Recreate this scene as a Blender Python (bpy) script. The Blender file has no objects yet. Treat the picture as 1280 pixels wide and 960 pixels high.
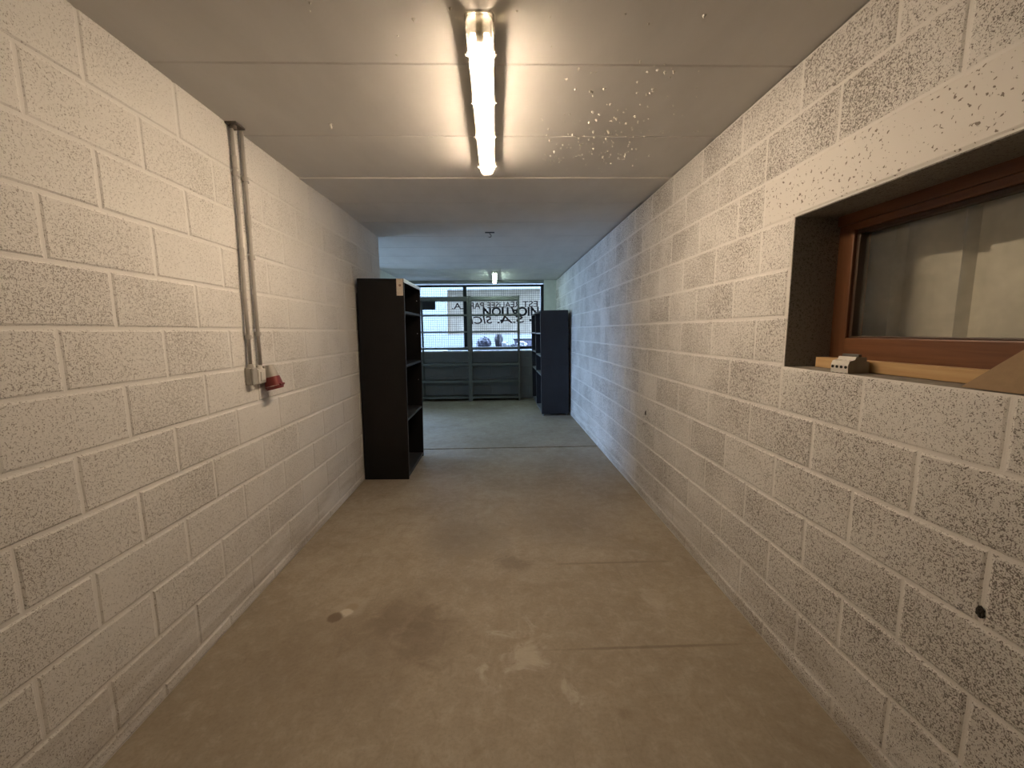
import bpy, bmesh, math, random
from mathutils import Vector, Matrix
random.seed(7)
C = bpy.context.scene.collection
SC = bpy.context.scene
PI = math.pi

# ------------------------------------------------------------------ camera, light, exposure
CAM_H = 1.436
FPX = 514.0
PITCH, YAW, ROLL = math.radians(7.32), math.radians(1.57), math.radians(-0.62)
cam_data = bpy.data.cameras.new('camera')
cam = bpy.data.objects.new('camera', cam_data)
C.objects.link(cam)
cam_data.sensor_fit = 'HORIZONTAL'
cam_data.sensor_width = 36.0
cam_data.lens = FPX / 1280.0 * 36.0
cam_data.clip_start = 0.02
cp, sp, cy, sy = math.cos(PITCH), math.sin(PITCH), math.cos(YAW), math.sin(YAW)
fwd = Vector((cp * sy, cp * cy, -sp))
up0 = Vector((sp * sy, sp * cy, cp))
rt0 = Vector((cy, -sy, 0))
rt = math.cos(ROLL) * rt0 + math.sin(ROLL) * up0
up = -math.sin(ROLL) * rt0 + math.cos(ROLL) * up0
m = Matrix.Identity(4)
m.col[0][:3] = rt
m.col[1][:3] = up
m.col[2][:3] = -fwd
m.col[3][:3] = (0, 0, CAM_H)
cam.matrix_world = m
SC.camera = cam

SKY_COLOR = (0.43, 0.64, 1.0)
SKY_STRENGTH = 19.0
TUBE_WARM = (1.0, 0.78, 0.58)
TUBE_WARM_STRENGTH = 305.0
TUBE_COOL = (0.72, 1.0, 0.93)
TUBE_COOL_STRENGTH = 110.0
world = bpy.data.worlds.new('world')
SC.world = world
world.use_nodes = True
bg = world.node_tree.nodes['Background']
bg.inputs[0].default_value = (*SKY_COLOR, 1)
bg.inputs[1].default_value = SKY_STRENGTH
SC.view_settings.view_transform = 'Standard'
SC.view_settings.look = 'None'
SC.view_settings.gamma = 1.0
SC.view_settings.use_curve_mapping = False
SC.view_settings.exposure = 0.0
SC.cycles.use_denoising = True
SC.cycles.max_bounces = 12
SC.cycles.diffuse_bounces = 6
SC.cycles.transparent_max_bounces = 16
SC.cycles.sample_clamp_indirect = 6.0
SC.cycles.caustics_reflective = False
SC.cycles.caustics_refractive = False


def portal(name, loc, rot, sx, sy_):
    l = bpy.data.lights.new(name, 'AREA')
    l.shape = 'RECTANGLE'
    l.size, l.size_y = sx, sy_
    l.cycles.is_portal = True
    o = bpy.data.objects.new(name, l)
    o.location = loc
    o.rotation_euler = rot
    C.objects.link(o)
    return o


# ------------------------------------------------------------------ room numbers (metres)
XL = -1.350          # left wall face
HC = 2.484           # ceiling
Y0, YB = -2.6, 8.77  # wall behind the camera, back wall face
YE = 4.83            # end of the left wall
XFAR = -4.6          # far left wall of the back part
SILL = 1.275


def XR(y):           # right wall face (runs a touch out of square)
    return 1.206 - 0.0025 * y


# ------------------------------------------------------------------ helpers
def link(name, bm, mat, parent=None, smooth=False):
    me = bpy.data.meshes.new(name)
    bmesh.ops.recalc_face_normals(bm, faces=bm.faces)
    bm.to_mesh(me)
    bm.free()
    if isinstance(mat, (list, tuple)):
        for k in mat:
            me.materials.append(k)
    else:
        me.materials.append(mat)
    if smooth:
        for p in me.polygons:
            p.use_smooth = True
    o = bpy.data.objects.new(name, me)
    C.objects.link(o)
    if parent is not None:
        o.parent = parent
    return o


def auto_smooth(o, ang=35):
    me = o.data
    for p in me.polygons:
        p.use_smooth = True
    bm = bmesh.new()
    bm.from_mesh(me)
    for e in bm.edges:
        if len(e.link_faces) == 2 and e.calc_face_angle(0) > math.radians(ang):
            e.smooth = False
    bm.to_mesh(me)
    bm.free()
    return o


def thing(name, label, cat, loc=(0, 0, 0), rot=(0, 0, 0), group=None):
    o = bpy.data.objects.new(name, None)
    o.empty_display_size = 0.1
    C.objects.link(o)
    o.location = loc
    o.rotation_euler = rot
    o['label'] = label
    o['category'] = cat
    if group:
        o['group'] = group
    return o


def tag(o, label, cat, group=None, kind=None):
    o['label'] = label
    o['category'] = cat
    if group:
        o['group'] = group
    if kind:
        o['kind'] = kind
    return o


def struct(o):
    o['kind'] = 'structure'
    return o


def box(bm, x0, x1, y0, y1, z0, z1, bev=0.0, mi=0, mtx=None):
    r = bmesh.ops.create_cube(bm, size=1.0)
    vs = r['verts']
    bmesh.ops.scale(bm, vec=(x1 - x0, y1 - y0, z1 - z0), verts=vs)
    bmesh.ops.translate(bm, vec=((x0 + x1) / 2, (y0 + y1) / 2, (z0 + z1) / 2), verts=vs)
    fs = set(f for v in vs for f in v.link_faces)
    if bev > 0:
        es = list(set(e for v in vs for e in v.link_edges))
        rr = bmesh.ops.bevel(bm, geom=es, offset=bev, segments=2, affect='EDGES', profile=0.5)
        vs = list(set(v for f in rr['faces'] for v in f.verts) | set(v for v in vs if v.is_valid))
        fs = set(f for v in vs for f in v.link_faces)
    for f in fs:
        f.material_index = mi
    if mtx is not None:
        bmesh.ops.transform(bm, matrix=mtx, verts=vs)
    return vs


def tube(bm, pts, rad, seg=12, caps=True):
    """round bar along a polyline"""
    rings = []
    n = len(pts)
    pts = [Vector(p) for p in pts]
    ref = None
    for i, p in enumerate(pts):
        d = (pts[min(i + 1, n - 1)] - pts[max(i - 1, 0)]).normalized()
        if ref is None or abs(ref.dot(d)) > 0.99:
            ref = Vector((0, 0, 1)) if abs(d.z) < 0.9 else Vector((1, 0, 0))
        a = d.cross(ref).normalized()
        b = d.cross(a).normalized()
        r = rad[i] if isinstance(rad, (list, tuple)) else rad
        rings.append([bm.verts.new(p + r * (math.cos(2 * PI * k / seg) * a + math.sin(2 * PI * k / seg) * b)) for k in range(seg)])
    for i in range(n - 1):
        for k in range(seg):
            k2 = (k + 1) % seg
            bm.faces.new((rings[i][k], rings[i][k2], rings[i + 1][k2], rings[i + 1][k]))
    if caps:
        bm.faces.new(rings[0])
        bm.faces.new(rings[-1])


def prism(bm, outline, axis, a, b, mi=0):
    """extrude a 2-D outline along axis ('x','y','z') from a to b"""
    def P(u, v, w):
        return {'x': (w, u, v), 'y': (u, w, v), 'z': (u, v, w)}[axis]
    A = [bm.verts.new(P(u, v, a)) for u, v in outline]
    B = [bm.verts.new(P(u, v, b)) for u, v in outline]
    n = len(outline)
    fs = [bm.faces.new(A), bm.faces.new(B)]
    for i in range(n):
        fs.append(bm.faces.new((A[i], A[(i + 1) % n], B[(i + 1) % n], B[i])))
    for f in fs:
        f.material_index = mi
    return A + B


# ------------------------------------------------------------------ materials
def new_mat(name):
    mt = bpy.data.materials.new(name)
    mt.use_nodes = True
    nt = mt.node_tree
    return mt, nt, nt.nodes['Principled BSDF']


class N:
    """tiny node-graph builder"""
    def __init__(self, nt):
        self.nt = nt

    def n(self, typ, **kw):
        nd = self.nt.nodes.new(typ)
        for k, v in kw.items():
            setattr(nd, k, v)
        return nd

    def l(self, a, b):
        self.nt.links.new(a, b)

    def math(self, op, a, b=None, clamp=False):
        nd = self.n('ShaderNodeMath', operation=op, use_clamp=clamp)
        for i, v in enumerate((a, b)):
            if v is None:
                continue
            if hasattr(v, 'links'):
                self.l(v, nd.inputs[i])
            else:
                nd.inputs[i].default_value = v
        return nd.outputs[0]

    def noise(self, vec, scale, detail=3, rough=0.55, dist=0.0):
        nd = self.n('ShaderNodeTexNoise')
        self.l(vec, nd.inputs['Vector'])
        nd.inputs['Scale'].default_value = scale
        nd.inputs['Detail'].default_value = detail
        nd.inputs['Roughness'].default_value = rough
        nd.inputs['Distortion'].default_value = dist
        return nd.outputs['Fac']

    def ramp(self, fac, lo, hi):
        nd = self.n('ShaderNodeMapRange')
        nd.clamp = True
        self.l(fac, nd.inputs[0])
        for i, v in ((1, lo), (2, hi)):
            if hasattr(v, 'links'):
                self.l(v, nd.inputs[i])
            else:
                nd.inputs[i].default_value = v
        return nd.outputs[0]

    def mix(self, fac, a, b, blend='MIX'):
        nd = self.n('ShaderNodeMix', data_type='RGBA', blend_type=blend)
        if hasattr(fac, 'links'):
            self.l(fac, nd.inputs[0])
        else:
            nd.inputs[0].default_value = fac
        for i, v in ((6, a), (7, b)):
            if hasattr(v, 'links'):
                self.l(v, nd.inputs[i])
            else:
                nd.inputs[i].default_value = (*v, 1)
        return nd.outputs[2]

    def coords(self, stretch=None):
        tc = self.n('ShaderNodeTexCoord')
        v = tc.outputs['Object']
        if stretch:
            mp = self.n('ShaderNodeMapping')
            mp.inputs['Scale'].default_value = stretch
            self.l(v, mp.inputs['Vector'])
            v = mp.outputs['Vector']
        return v

    def bump(self, height, dist, strength, bsdf):
        b = self.n('ShaderNodeBump')
        b.inputs['Distance'].default_value = dist
        b.inputs['Strength'].default_value = strength
        self.l(height, b.inputs['Height'])
        self.l(b.outputs[0], bsdf.inputs['Normal'])


def simple(name, col, rough=0.5, metal=0.0, var=0.12, scale=30, spec=0.5, bump=0.0):
    mt, nt, bs = new_mat(name)
    g = N(nt)
    v = g.coords()
    f = g.noise(v, scale, 4)
    lo = tuple(c * (1 - var) for c in col)
    hi = tuple(min(1, c * (1 + var)) for c in col)
    g.l(g.mix(g.ramp(f, 0.3, 0.7), lo, hi), bs.inputs['Base Color'])
    bs.inputs['Roughness'].default_value = rough
    bs.inputs['Metallic'].default_value = metal
    bs.inputs['Specular IOR Level'].default_value = spec
    if bump:
        g.bump(f, bump, 0.5, bs)
    return mt


def wood(name, dark, light, axis=1, scale=18, rough=0.5, knots=False):
    mt, nt, bs = new_mat(name)
    g = N(nt)
    st = [1.0, 1.0, 1.0]
    st[axis] = 0.06
    v = g.coords(tuple(st))
    f = g.noise(v, scale * 4, 5, 0.6, 0.6)
    f2 = g.noise(v, scale, 3, 0.5, 1.5)
    s = g.math('ADD', g.math('MULTIPLY', f, 0.5), g.math('MULTIPLY', f2, 0.5))
    col = g.mix(g.ramp(s, 0.35, 0.65), dark, light)
    if knots:
        vk = g.n('ShaderNodeTexVoronoi')
        g.l(g.coords((0.05, 0.8, 0.7)), vk.inputs['Vector'])
        vk.inputs['Scale'].default_value = 11
        k = g.ramp(vk.outputs['Distance'], 0.24, 0.12)
        col = g.mix(g.math('MULTIPLY', k, 0.75), col, tuple(c * 0.3 for c in dark))
    g.l(col, bs.inputs['Base Color'])
    bs.inputs['Roughness'].default_value = rough
    g.bump(f, 0.0006, 0.3, bs)
    return mt


def block_material(name, base=(0.70, 0.685, 0.655), pit=(0.20, 0.17, 0.14), dirt=True, density=0.0, pamount=0.72):
    """white-painted lightweight-aggregate block: open pits the paint did not fill; joints painted smooth"""
    mt, nt, bs = new_mat(name)
    g = N(nt)
    v = g.coords()
    at = g.n('ShaderNodeAttribute', attribute_name='block')      # -1 in joints, 0..1 how open a block is
    blk = at.outputs['Fac']
    isblk = g.math('GREATER_THAN', blk, -0.5)
    fine = g.noise(v, 240, 3, 0.62, 0.3)
    mid = g.noise(v, 100, 3, 0.6, 0.5)
    large = g.noise(v, 3.2, 3, 0.55)
    comb = g.math('ADD', g.math('MULTIPLY', fine, 0.66), g.math('MULTIPLY', mid, 0.34))
    # threshold: lower where the block is open and the paint is thin
    th = g.math('SUBTRACT', 0.570 - density, g.math('MULTIPLY', blk, 0.06))
    th = g.math('SUBTRACT', th, g.math('MULTIPLY', g.math('SUBTRACT', large, 0.5), 0.14))
    pits = g.math('MULTIPLY', g.ramp(comb, th, g.math('ADD', th, 0.055)), isblk)
    greyer = g.math('MULTIPLY', g.math('MULTIPLY', g.ramp(mid, 0.35, 0.75), isblk), g.math('MULTIPLY', blk, 0.30))
    col = g.mix(greyer, base, tuple(c * 0.74 for c in base))
    col = g.mix(g.math('MULTIPLY', g.ramp(large, 0.35, 0.7), 0.10), col, (0.58, 0.55, 0.50))
    col = g.mix(g.math('MULTIPLY', pits, pamount), col, pit)
    if dirt:
        sep = g.n('ShaderNodeSeparateXYZ')
        g.l(v, sep.inputs[0])
        dn = g.noise(g.coords((1, 0.35, 3)), 5, 4, 0.6)
        d = g.math('MULTIPLY', g.ramp(sep.outputs[2], 0.42, 0.02), g.ramp(dn, 0.40, 0.68))
        col = g.mix(g.math('MULTIPLY', d, 0.55), col, (0.26, 0.21, 0.15))
    g.l(col, bs.inputs['Base Color'])
    bs.inputs['Roughness'].default_value = 0.75
    bs.inputs['Specular IOR Level'].default_value = 0.25
    hgt = g.math('SUBTRACT', g.math('MULTIPLY', mid, 0.3), g.math('MULTIPLY', pits, 0.9))
    hgt = g.math('ADD', hgt, g.math('MULTIPLY', fine, 0.25))
    g.bump(hgt, 0.0035, 0.55, bs)
    return mt


M_BLOCK_L = block_material('painted_block_left')
M_BLOCK_R = block_material('painted_block_right', base=(0.76, 0.745, 0.72), pit=(0.12, 0.10, 0.085), density=0.026, pamount=0.82)
M_REVEAL = block_material('shaded_block_reveal', base=(0.30, 0.285, 0.26), pit=(0.10, 0.09, 0.08), dirt=False)  # wall block in a darker colour, the reveal's shade painted in
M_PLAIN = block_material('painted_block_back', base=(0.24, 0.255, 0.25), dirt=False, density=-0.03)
M_SMOOTH = simple('smooth_render', (0.66, 0.70, 0.66), 0.8, var=0.06, scale=8)


def lintel_material():
    mt, nt, bs = new_mat('painted_concrete_lintel')
    g = N(nt)
    f = g.noise(g.coords(), 78, 2, 0.5, 0.3)
    big = g.noise(g.coords(), 6, 2)
    th = g.math('SUBTRACT', 0.705, g.math('MULTIPLY', big, 0.14))
    pits = g.ramp(f, th, g.math('ADD', th, 0.03))
    g.l(g.mix(g.math('MULTIPLY', pits, 0.85), (0.72, 0.70, 0.67), (0.16, 0.13, 0.10)), bs.inputs['Base Color'])
    bs.inputs['Roughness'].default_value = 0.7
    g.bump(g.math('MULTIPLY', pits, -1.0), 0.004, 0.7, bs)
    return mt


M_LINTEL = lintel_material()


def ceiling_material():
    mt, nt, bs = new_mat('painted_concrete_slab')
    g = N(nt)
    v = g.coords((1, 0.4, 1))
    f = g.noise(v, 4, 5, 0.6)
    c = g.mix(g.ramp(f, 0.3, 0.7), (0.66, 0.645, 0.62), (0.74, 0.725, 0.70))
    fine = g.noise(g.coords(), 60, 3)
    g.l(c, bs.inputs['Base Color'])
    bs.inputs['Roughness'].default_value = 0.7
    bs.inputs['Specular IOR Level'].default_value = 0.3
    g.bump(fine, 0.0008, 0.4, bs)
    return mt


M_CEIL = ceiling_material()


def floor_material():
    mt, nt, bs = new_mat('stained_concrete_floor')
    g = N(nt)
    v = g.coords()
    big = g.noise(v, 1.1, 5, 0.6, 0.6)
    mid = g.noise(v, 5.5, 6, 0.65, 0.8)
    fine = g.noise(v, 70, 4, 0.6)
    col = g.mix(g.ramp(big, 0.32, 0.68), (0.265, 0.222, 0.165), (0.375, 0.325, 0.25))
    col = g.mix(g.math('MULTIPLY', g.ramp(mid, 0.52, 0.72), 0.45), col, (0.24, 0.19, 0.13))
    col = g.mix(g.math('MULTIPLY', g.ramp(mid, 0.46, 0.30), 0.40), col, (0.40, 0.36, 0.29))
    mot = g.noise(v, 17, 5, 0.7, 0.6)
    col = g.mix(g.math('MULTIPLY', g.ramp(mot, 0.50, 0.70), 0.30), col, (0.19, 0.15, 0.11))
    col = g.mix(g.math('MULTIPLY', g.ramp(mot, 0.48, 0.32), 0.30), col, (0.46, 0.41, 0.33))
    col = g.mix(g.math('MULTIPLY', g.ramp(fine, 0.45, 0.75), 0.30), col, (0.16, 0.13, 0.09))
    # drag scratches
    sv = g.n('ShaderNodeMapping')
    sv.inputs['Rotation'].default_value = (0, 0, 0.5)
    sv.inputs['Scale'].default_value = (9, 0.7, 1)
    g.l(v, sv.inputs['Vector'])
    scr = g.noise(sv.outputs[0], 4, 5, 0.7, 0.4)
    col = g.mix(g.math('MULTIPLY', g.ramp(scr, 0.60, 0.75), 0.28), col, (0.13, 0.10, 0.07))
    col = g.mix(g.math('MULTIPLY', g.ramp(scr, 0.36, 0.26), 0.30), col, (0.45, 0.40, 0.32))

    def spot(x, y, r, soft, amount, c, warp=0.5, sx=1.0, turn=0.0):
        nonlocal col
        mp = g.n('ShaderNodeMapping')
        ct, st_ = math.cos(turn), math.sin(turn)
        mp.inputs['Rotation'].default_value = (0, 0, turn)
        mp.inputs['Location'].default_value = (-(ct * x * sx - st_ * y), -(st_ * x * sx + ct * y), 0)
        mp.inputs['Scale'].default_value = (sx, 1, 1)
        g.l(v, mp.inputs['Vector'])
        ln = g.n('ShaderNodeVectorMath', operation='LENGTH')
        g.l(mp.outputs[0], ln.inputs[0])
        d = g.math('ADD', ln.outputs['Value'], g.math('MULTIPLY', g.math('SUBTRACT', mid, 0.5), warp))
        k = g.ramp(d, r + soft, r)
        col = g.mix(g.math('MULTIPLY', k, amount), col, c)
    spot(-0.50, 1.96, 0.09, 0.12, 0.45, (0.14, 0.105, 0.07), 0.5)
    spot(-0.34, 1.80, 0.10, 0.12, 0.42, (0.13, 0.095, 0.06), 0.5)
    spot(-0.75, 1.72, 0.16, 0.22, 0.30, (0.14, 0.10, 0.065), 0.5, 0.7)
    spot(0.07, 1.70, 0.0, 0.11, 0.5, (0.52, 0.48, 0.40), 1.1)
    spot(0.22, 1.49, 0.0, 0.03, 0.45, (0.50, 0.46, 0.38), 0.5)
    spot(-0.80, 2.03, 0.055, 0.03, 0.35, (0.42, 0.37, 0.29), 0.15)
    spot(-0.80, 2.03, 0.02, 0.015, 0.6, (0.28, 0.22, 0.15), 0.05)
    spot(-0.815, 1.985, 0.016, 0.012, 0.8, (0.55, 0.50, 0.42), 0.09)
    spot(-0.86, 1.95, 0.026, 0.012, 0.8, (0.12, 0.08, 0.05), 0.05)
    spot(0.05, 2.40, 0.05, 0.06, 0.5, (0.14, 0.11, 0.08), 0.4)
    spot(-0.25, 2.75, 0.12, 0.25, 0.35, (0.15, 0.125, 0.095), 0.6)
    spot(0.45, 1.37, 0.008, 0.03, 0.4, (0.15, 0.11, 0.07), 0.12)
    spot(0.66, 1.69, 0.004, 0.008, 0.55, (0.13, 0.10, 0.07), 0.015, 0.022)
    spot(0.62, 2.38, 0.004, 0.010, 0.45, (0.13, 0.10, 0.07), 0.04, 0.03)
    spot(0.80, 1.98, 0.03, 0.06, 0.35, (0.46, 0.41, 0.34), 0.4)
    spot(0.42, 2.9, 0.10, 0.3, 0.25, (0.16, 0.13, 0.10), 0.6)
    g.l(col, bs.inputs['Base Color'])
    g.l(g.ramp(mid, 0.2, 0.9), bs.inputs['Roughness'])
    rr = g.n('ShaderNodeMapRange')
    g.l(mid, rr.inputs[0])
    rr.inputs[3].default_value = 0.42
    rr.inputs[4].default_value = 0.68
    g.l(rr.outputs[0], bs.inputs['Roughness'])
    bs.inputs['Specular IOR Level'].default_value = 0.35
    g.bump(g.math('ADD', g.math('MULTIPLY', fine, 0.4), mid), 0.0015, 0.35, bs)
    return mt


M_FLOOR = floor_material()
M_BLACK = simple('black_laminate', (0.006, 0.0057, 0.006), 0.5, var=0.2, scale=6, spec=0.22)
M_BLACK_SHELF = simple('black_shelf_laminate', (0.030, 0.028, 0.028), 0.5, var=0.35, scale=20)
M_EDGE = simple('white_edge_strip', (0.86, 0.87, 0.87), 0.3, var=0.03)
M_NAVY = simple('charcoal_navy_laminate', (0.018, 0.021, 0.030), 0.45, var=0.15, scale=5, spec=0.4)
M_NAVY_EDGE = simple('grey_shelf_board', (0.16, 0.165, 0.18), 0.45, var=0.15)
M_RACK = simple('olive_grey_steel', (0.125, 0.135, 0.125), 0.45, metal=0.2, var=0.12)
M_GRILLE = simple('black_steel', (0.014, 0.017, 0.020), 0.5, metal=0.3)
M_WIRE = simple('dark_wire', (0.05, 0.06, 0.07), 0.5, metal=0.4)
M_PVC = simple('grey_conduit', (0.40, 0.38, 0.35), 0.5, var=0.08)
M_PVC_DK = simple('grey_box_plastic', (0.36, 0.345, 0.31), 0.5, var=0.06)
M_PVC_LT = simple('pale_box_plastic', (0.62, 0.60, 0.56), 0.45, var=0.05)
M_RED = simple('red_socket_plastic', (0.17, 0.030, 0.027), 0.4, var=0.12)
M_DARK = simple('dark_void', (0.02, 0.017, 0.014), 0.9)
M_BRK = simple('breaker_white', (0.68, 0.66, 0.61), 0.5, var=0.05)
M_BRK_SHADE = simple('breaker_shaded_side', (0.30, 0.285, 0.255), 0.55, var=0.08)  # breaker plastic darkened: shade painted on the side facing the camera
M_FRAME = wood('varnished_window_wood', (0.115, 0.045, 0.020), (0.20, 0.085, 0.038), 1, 16, 0.38)
M_FRAME_V = wood('varnished_window_stile', (0.115, 0.045, 0.020), (0.20, 0.085, 0.038), 2, 16, 0.38)
M_PINE = wood('raw_pine', (0.42, 0.26, 0.11), (0.58, 0.40, 0.20), 1, 14, 0.6, knots=True)
M_CARD = simple('brown_cardboard', (0.28, 0.19, 0.105), 0.8, var=0.06, scale=60)
M_CLAD = simple('grey_cladding', (0.74, 0.72, 0.67), 0.55, var=0.10, scale=7)
M_STICK = simple('off_white_sticker', (0.62, 0.55, 0.47), 0.6, var=0.1, scale=90)
M_MORTAR = simple('grey_cement_sill', (0.27, 0.25, 0.22), 0.85, var=0.25, scale=25, bump=0.002)
M_HOUSING = simple('lamp_housing_plastic', (0.62, 0.60, 0.55), 0.4, var=0.04)
M_CLIP = simple('lamp_clip_plastic', (0.80, 0.78, 0.70), 0.35, var=0.04)
M_OUTWALL = simple('grey_facing_wall', (0.165, 0.172, 0.172), 0.85, var=0.05, scale=1.2)
M_OUTGROUND = simple('yard_concrete', (0.20, 0.195, 0.19), 0.9, var=0.08, scale=2)
M_SACKW = simple('white_woven_sack', (0.5, 0.5, 0.53), 0.7, var=0.08, scale=40)
M_SACKD = simple('dark_bundle_plastic', (0.045, 0.042, 0.065), 0.5, var=0.5, scale=14)
M_CRATE = simple('grey_purple_crate', (0.20, 0.19, 0.24), 0.6, var=0.15)
M_LID = simple('dark_crate_lid', (0.02, 0.022, 0.028), 0.5)
M_INK_BK = simple('black_sign_ink', (0.008, 0.008, 0.010), 0.6)
M_INK_RD = simple('brown_red_sign_ink', (0.055, 0.022, 0.020), 0.6)
M_FLAKE = simple('loose_paint_flake', (0.80, 0.775, 0.72), 0.6, var=0.06)
M_PLATE = simple('grey_brown_plate', (0.06, 0.055, 0.058), 0.6)


def emit_mat(name, col, st):
    mt = bpy.data.materials.new(name)
    mt.use_nodes = True
    nt = mt.node_tree
    nt.nodes.clear()
    e = nt.nodes.new('ShaderNodeEmission')
    e.inputs[0].default_value = (*col, 1)
    e.inputs[1].default_value = st
    o = nt.nodes.new('ShaderNodeOutputMaterial')
    nt.links.new(e.outputs[0], o.inputs[0])
    return mt


def clear_mat(name, tint, white=0.15, gloss=0.06, col=(0.9, 0.88, 0.8), rough=0.1):
    """clear plastic or glass: mostly lets light through, a little haze, a little gloss"""
    mt = bpy.data.materials.new(name)
    mt.use_nodes = True
    nt = mt.node_tree
    nt.nodes.clear()
    g = N(nt)
    tr = g.n('ShaderNodeBsdfTransparent')
    tr.inputs[0].default_value = (*tint, 1)
    tl = g.n('ShaderNodeBsdfTranslucent')
    tl.inputs[0].default_value = (*col, 1)
    df = g.n('ShaderNodeBsdfDiffuse')
    df.inputs[0].default_value = (*col, 1)
    gl = g.n('ShaderNodeBsdfGlossy')
    gl.inputs['Roughness'].default_value = rough
    m1 = g.n('ShaderNodeMixShader')
    g.l(tl.outputs[0], m1.inputs[1])
    g.l(df.outputs[0], m1.inputs[2])
    nz = g.noise(g.coords(), 9, 5, 0.65)
    hz = g.math('MULTIPLY', g.ramp(nz, 0.2, 0.8), white * 2)
    m2 = g.n('ShaderNodeMixShader')
    g.l(hz, m2.inputs[0])
    g.l(tr.outputs[0], m2.inputs[1])
    g.l(m1.outputs[0], m2.inputs[2])
    fr = g.n('ShaderNodeFresnel')
    fr.inputs[0].default_value = 1.2 + gloss
    m3 = g.n('ShaderNodeMixShader')
    g.l(fr.outputs[0], m3.inputs[0])
    g.l(m2.outputs[0], m3.inputs[1])
    g.l(gl.outputs[0], m3.inputs[2])
    o = g.n('ShaderNodeOutputMaterial')
    g.l(m3.outputs[0], o.inputs[0])
    return mt


M_DIFFUSER = clear_mat('clear_lamp_cover', (1.0, 0.98, 0.93), 0.40, 0.1, (0.95, 0.92, 0.82))
M_ENDCAP = clear_mat('hazy_lamp_end', (0.9, 0.87, 0.78), 0.30, 0.1, (0.9, 0.86, 0.75))
M_GLASS = clear_mat('dusty_window_glass', (0.95, 0.95, 0.92), 0.09, 0.06, (0.7, 0.68, 0.6), 0.02)
M_TUBE_W = emit_mat('warm_fluorescent_tube', TUBE_WARM, TUBE_WARM_STRENGTH)
M_TUBE_C = emit_mat('cool_fluorescent_tube', TUBE_COOL, TUBE_COOL_STRENGTH)


def board_material():
    mt, nt, bs = new_mat('weathered_sign_board')
    g = N(nt)
    v = g.coords()
    f = g.noise(v, 4, 5, 0.65)
    wv = g.noise(g.coords((60, 1, 60)), 2, 2)
    col = g.mix(g.ramp(f, 0.35, 0.7), (0.50, 0.45, 0.38), (0.68, 0.63, 0.56))
    sp_ = g.n('ShaderNodeSeparateXYZ')
    g.l(v, sp_.inputs[0])
    rust = g.math('MULTIPLY', g.ramp(sp_.outputs[0], -0.90, -1.08), g.ramp(f, 0.35, 0.6))
    col = g.mix(g.math('MULTIPLY', rust, 0.8), col, (0.28, 0.16, 0.06))
    corner = g.math('MULTIPLY', g.ramp(sp_.outputs[0], 0.35, 0.85), g.ramp(sp_.outputs[2], 1.95, 2.25))
    col = g.mix(g.math('MULTIPLY', corner, g.ramp(wv, 0.3, 0.6)), col, (0.16, 0.12, 0.08))
    g.l(col, bs.inputs['Base Color'])
    bs.inputs['Roughness'].default_value = 0.8
    tl = g.n('ShaderNodeBsdfTranslucent')
    g.l(col, tl.inputs[0])
    mx = g.n('ShaderNodeMixShader')
    mx.inputs[0].default_value = 0.75
    out = nt.nodes['Material Output']
    g.l(bs.outputs[0], mx.inputs[1])
    g.l(tl.outputs[0], mx.inputs[2])
    g.l(mx.outputs[0], out.inputs[0])
    return mt


M_BOARD = board_material()


# ------------------------------------------------------------------ block walls
def block_wall(name, mat, P, u0, u1, cells, back, holes=(), extra=None):
    """P(u, z, d) -> point; d is how far a point stands out of the wall's joint plane.
    cells: list of (ua, ub, za, zb, openness, mat_index) covering the face; back: wall thickness"""
    bm = bmesh.new()
    at = bm.faces.layers.float.new('block')
    rnd = random.Random(len(name) * 17)
    J, CH, D = 0.0055, 0.0065, 0.0036

    def face(vs, val, mi=0):
        try:
            f = bm.faces.new(vs)
        except ValueError:
            return
        f[at] = val
        f.material_index = mi
    for ua, ub, za, zb, op, mi in cells:
        ins = J
        depth = D + rnd.uniform(-0.0008, 0.0012)
        nu = max(2, int((ub - ua) / 0.05))
        nz = max(2, int((zb - za) / 0.05))

        def ring(inset, d, jit):
            a, b, c, e = ua + inset, ub - inset, za + inset, zb - inset
            pts = []
            for i in range(nu):
                pts.append((a + (b - a) * i / nu, c))
            for i in range(nz):
                pts.append((b, c + (e - c) * i / nz))
            for i in range(nu):
                pts.append((b - (b - a) * i / nu, e))
            for i in range(nz):
                pts.append((a, e - (e - c) * i / nz))
            out = []
            for (u, z) in pts:
                out.append(bm.verts.new(P(u + rnd.uniform(-jit, jit), z + rnd.uniform(-jit, jit), d)))
            return out
        r0 = ring(0, 0, 0)
        r1 = ring(ins, 0.0004, 0.0012)
        r2 = ring(ins + CH, depth, 0.0012)
        n = len(r0)
        for i in range(n):
            k = (i + 1) % n
            face((r0[i], r0[k], r1[k], r1[i]), -1)
            face((r1[i], r1[k], r2[k], r2[i]), -1 if op < 0 else op * 0.4, mi)
        face(r2, op, mi)
    # body behind the face
    for (ua, ub, za, zb) in back:
        A = [bm.verts.new(P(u, z, -0.001)) for u, z in ((ua, za), (ub, za), (ub, zb), (ua, zb))]
        B = [bm.verts.new(P(u, z, -0.19)) for u, z in ((ua, za), (ub, za), (ub, zb), (ua, zb))]
        face(A, -1)
        face(B, -1)
        for i in range(4):
            face((A[i], A[(i + 1) % 4], B[(i + 1) % 4], B[i]), 0.5)
    bm.normal_update()
    me = bpy.data.meshes.new(name)
    bm.to_mesh(me)
    bm.free()
    for k in (mat if isinstance(mat, (list, tuple)) else [mat]):
        me.materials.append(k)
    o = bpy.data.objects.new(name, me)
    C.objects.link(o)
    return struct(o)


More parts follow.
